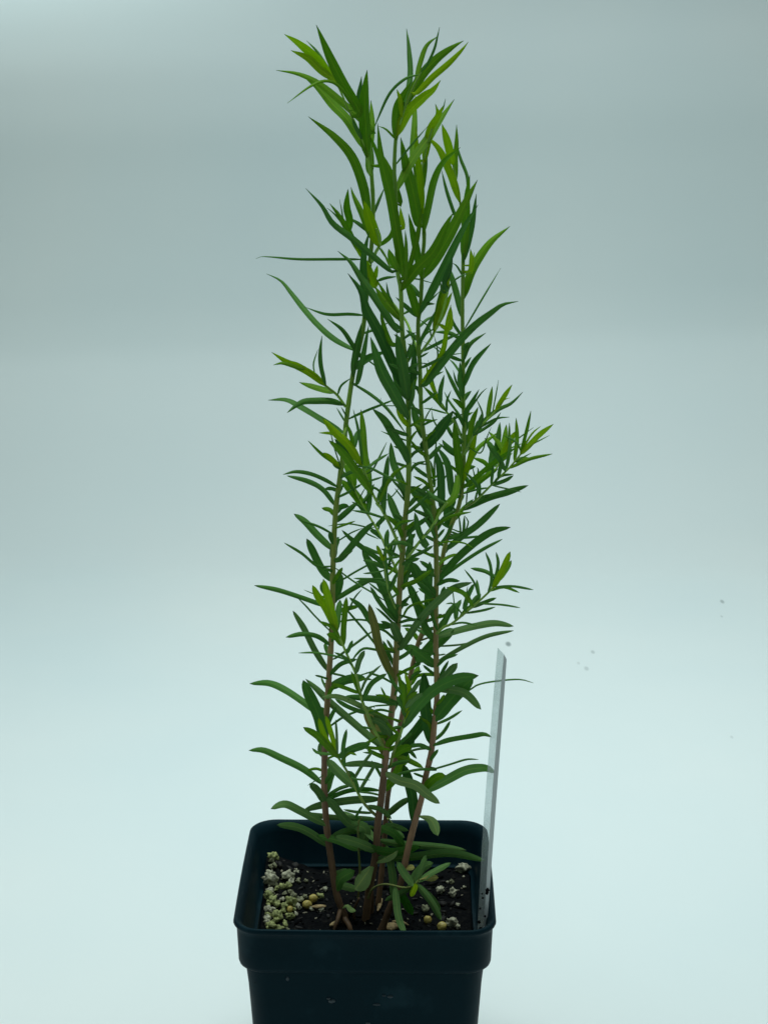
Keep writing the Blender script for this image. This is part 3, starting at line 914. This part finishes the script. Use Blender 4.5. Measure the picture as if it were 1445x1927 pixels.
M 660,310 690,210 610,180 60 m
M 740,270 660,180 570,120 42 m
M 770,190 830,185 20 m
M 700,300 830,320 960,290 46 d
M 750,200 830,230 880,300 40 d
M 600,580 620,600 645,605 26 u
M 830,180 850,230 880,250 34 m
'''
def parse():
    out = []
    for ln in LEAVES.strip().split('\n'):
        t = ln.split(); ox, oy, s = TILE[t[0]]
        pts = [tuple(float(q) for q in a.split(',')) for a in t[1:-2]]
        out.append(([(ox+x*s, oy+y*s) for x, y in pts], float(t[-2])*s, t[-1]))
    return out
rng = random.Random(21); rt = random.Random(5)
def leaf_geo(pts, wpx, tone):
    bx, by = pts[0]
    best = min(SP, key=lambda q: (q[0]-bx)**2+(q[1]-by)**2)
    dist = math.hypot(best[0]-bx, best[1]-by); Y0 = best[2]
    if dist < 7: pts = [(best[0], best[1])]+pts[1:]
    else: pts = [(best[0], best[1])]+pts
    Ls = [0]
    for a, b in zip(pts, pts[1:]): Ls.append(Ls[-1]+math.hypot(b[0]-a[0], b[1]-a[1]))
    Lp = Ls[-1]; full = Lp*.69/FPX
    # leaves leave the stem all round: the more foreshortened ones lean furthest to or from the viewer
    k = rng.uniform(.12, .55)*(1 if rng.random() < .55 else -1)
    if Lp < 55: k *= 1.4
    if tone == 'l': k = -abs(k)*.8
    if tone == 'D': k = abs(k)*.4
    if tone == 'u': k = -abs(k)
    curve = rng.uniform(-.3, .3)
    n = max(9, min(22, int(Lp/6))); P = []
    path = cr([Vector((x, y, 0)) for x, y in pts], n)
    for i, p in enumerate(path):
        t = i/(n-1); P.append(at(p.x, p.y, Y0+full*(k*t+curve*k*t*t)+(-.0006 if k < 0 else .0006)))
    tilt = rng.uniform(-.7, .7); wpx *= .93 if wpx > 16 else 1; obov = tone in 'uy' and Lp < 70
    bl = smst(650, 1150, by)
    fold = rng.uniform(.03, .22)*(1 if rng.random() < .5 else -1)
    cup = rng.uniform(0, .4)
    V, UV, F = [], [], []
    thin = wpx < 5
    for i, p in enumerate(P):
        t = i/(n-1)
        tg = (P[min(i+1, n-1)]-P[max(i-1, 0)]).normalized()
        vd = (p-CAM).normalized(); s = vd.cross(tg).normalized()
        nn = tg.cross(s).normalized()
        tl = tilt*(1-.3*t)+cup*math.sin(t*2.5)*.4
        sd = s*math.cos(tl)+nn*math.sin(tl); nr = nn*math.cos(tl)-s*math.sin(tl)
        if obov: pr = .12+.88*math.sin(math.pi*min(1, t)**1.7)**.75 if t < .97 else .25
        else:
            a = min(1, (t+.02)/.28); up = .46+.54*(a*a*(3-2*a))**.6
            t0 = .48+.16*bl; dn = 1 if t < t0 else max(.0, 1-((t-t0)/(1-t0))**(1.75+.65*bl))**(.9-.3*bl)
            pr = up*dn
        pr *= .45+.55*min(1, (t+.01)/.09)
        if t > .995: pr = .03
        hw = .475*wpx*pr*depth(p)/FPX/max(.72, math.cos(tl))*(1+.05*noise.noise(Vector((t*6, wpx, bx))))
        hw = max(hw, .00006); th = min(.00016, hw*.5+.00002)
        f = fold*hw; 
        e0, e1 = p-sd*hw+nr*f, p+sd*hw+nr*f; a0, a1 = p-sd*hw*.5+nr*f*.45, p+sd*hw*.5+nr*f*.45
        V += [e0, a0+nr*th, p+nr*th*.6, a1+nr*th, e1, e1.copy(), a1-nr*th, p-nr*th*1.8, a0-nr*th, e0.copy()]
        UV += [(t, -1), (t, -.5), (t, 0), (t, .5), (t, 1), (t, 1), (t, .5), (t, 0), (t, -.5), (t, -1)]
    for i in range(n-1):
        for q in (0, 1, 2, 3, 5, 6, 7, 8): F.append((i*10+q, i*10+q+1, i*10+10+q+1, i*10+10+q))
    F += [tuple(range(10)), tuple(reversed(range((n-1)*10, n*10)))]
    return [v-BASE for v in V], F, UV, best[3], Lp*wpx, dist
all_l = []
for pts, wpx, tone in parse():
    if tone == 'm' and pts[0][1] > 1490: tone = 'g'
    if tone == 'd' and pts[0][1] > 1200 and rt.random() < .3: tone = 'g'
    if tone == 'd' and pts[0][1] < 560 and wpx > 9 and rt.random() < .8: tone = 'm'
    V, F, UV, si, ar, dist = leaf_geo(pts, wpx, tone); all_l.append((ar, V, F, UV, si, tone))
    if dist > 26: print('far foot', round(dist), tuple(round(a) for a in pts[0]))
fr = random.Random(99)
for idx, lo, hi, step in [(0, 880, 1500, 23), (1, 620, 1480, 15), (2, 560, 1440, 15), (3, 640, 1420, 13), (5, 1200, 1400, 26), (6, 860, 1020, 24), (7, 920, 1060, 22), (8, 1040, 1150, 14), (9, 945, 1045, 20), (10, 850, 960, 20), (11, 850, 930, 16), (13, 1090, 1190, 24), (15, 1310, 1430, 18)]:
    side = 1; last = -1e9
    for q in sorted([q for q in SP if q[3] == idx], key=lambda q: q[1]):
        if not (lo < q[1] < hi) or q[1]-last < step*fr.uniform(.7, 1.3): continue
        last = q[1]; side = -side
        Ln = fr.uniform(26, 62); el = math.radians(fr.uniform(15, 75)); dr = fr.uniform(-.15, .35)
        if idx == 0 and side < 0: Ln *= .55
        if idx == 3 and side > 0: Ln *= .6
        p1 = (q[0]+side*Ln*.5*math.cos(el), q[1]-Ln*.5*math.sin(el)); p2 = (q[0]+side*Ln*math.cos(el-dr), q[1]-Ln*math.sin(el-dr))
        V, F, UV, si, ar, dist = leaf_geo([(q[0], q[1]), p1, p2], fr.uniform(4.5, 9.5), fr.choice('dddm')); all_l.append((min(ar, 1), V, F, UV, idx, 'm' if fr.random() < .3 else 'd'))
all_l.sort(key=lambda q: -q[0]); print('leaves', len(all_l))
for ar, V, F, UV, si, tone in all_l[:100]:
    mesh('leaf', V, F, LM[tone], stem_objs[si], uvs=UV)
RV, RF, RU, RM = [], [], [], []
for ar, V, F, UV, si, tone in all_l[100:]:
    o = len(RV); RV += V; RU += UV; RF += [tuple(i+o for i in f) for f in F]; RM += [MK.index(tone)]*len(F)
tag(mesh('smaller_leaves', RV, RF, [LM[k] for k in MK], plant, fmat=RM, uvs=RU), kind='stuff')

# ------------------------------------------------------------------ plant label stake
m_pl, nt, b, out = newmat('clear_plastic'); L = nt.links
geo = N(nt, 'ShaderNodeNewGeometry'); nz = N(nt, 'ShaderNodeTexNoise'); nz.inputs['Scale'].default_value = 900; nz.inputs['Detail'].default_value = 4; L.new(geo.outputs['Position'], nz.inputs['Vector'])
r = ramp(nt, [(.30, (.25, .24, .22)), (.36, (.74, .78, .78))]); L.new(nz.outputs[0], r.inputs[0]); L.new(r.outputs[0], b.inputs['Base Color'])
b.inputs['Roughness'].default_value = .25
tr = N(nt, 'ShaderNodeBsdfTransparent'); tr.inputs[0].default_value = (.93, .97, .97, 1); ms = N(nt, 'ShaderNodeMixShader'); ms.inputs[0].default_value = .30
L.new(tr.outputs[0], ms.inputs[1]); L.new(b.outputs[0], ms.inputs[2]); L.new(ms.outputs[0], out.inputs[0])
m_edge, nt, b, out = newmat('frosted_edge'); b.inputs['Base Color'].default_value = (.64, .66, .66, 1); b.inputs['Roughness'].default_value = .5
stake = tag(empty('plant_label', at(909, 1750, -.028)), 'narrow clear plastic plant label seen almost edge-on, standing at the right wall of the pot', 'plant label')
SB = stake.location.copy()
def prism(name, cols, mat):
    # cols: four corner paths, each a list of world points foot to tip
    n = 18; P = [cr([Vector(p) for p in c], n) for c in cols]; V, F = [], []
    for j in range(n):
        for q in range(4): V.append(P[q][j]-SB)
    for j in range(n-1):
        for q in range(4): F.append((j*4+q, j*4+(q+1) % 4, j*4+4+(q+1) % 4, j*4+4+q))
    F += [(3, 2, 1, 0), tuple((n-1)*4+q for q in range(4))]
    return mesh(name, V, F, mat, stake, smooth=False)
YN, YB = -.0300, -.0215
def col(pts, Y): return [at(x, y, Y) for x, y in pts]
Lc = [(894.5, 1786), (897.5, 1752), (910, 1540), (926, 1333), (936, 1219)]
Mc = [(905, 1789), (909, 1752), (922.3, 1540), (938.5, 1333), (947.5, 1231)]
Rc = [(911, 1789), (915.3, 1752), (931, 1540), (946.5, 1333), (953, 1241)]
sh = lambda c, d: [(x+d, y) for x, y in c]
prism('face', [col(Lc, YB), col(Mc, YN), col(sh(Mc, .4), YN+.0004), col(sh(Lc, .4), YB+.0005)], m_pl)
prism('edge', [col(sh(Mc, .3), YN-.0002), col(Rc, YN-.0001), col(Rc, YN+.0012), col(sh(Mc, .6), YN+.0012)], m_edge)
# crumbs of soil stuck to the foot of the label
for px, py, r in [(917, 1675, .0007), (916, 1681, .0006), (908, 1690, .0004), (903, 1710, .0004), (912, 1724, .0004), (901, 1735, .0006), (907, 1682, .0003), (904, 1748, .0007)]:
    V, F = blob(r, px*.3+py); mesh('soil_crumb', V, F, m_soil, stake, loc=at(px, py, YN-.0006)-SB)
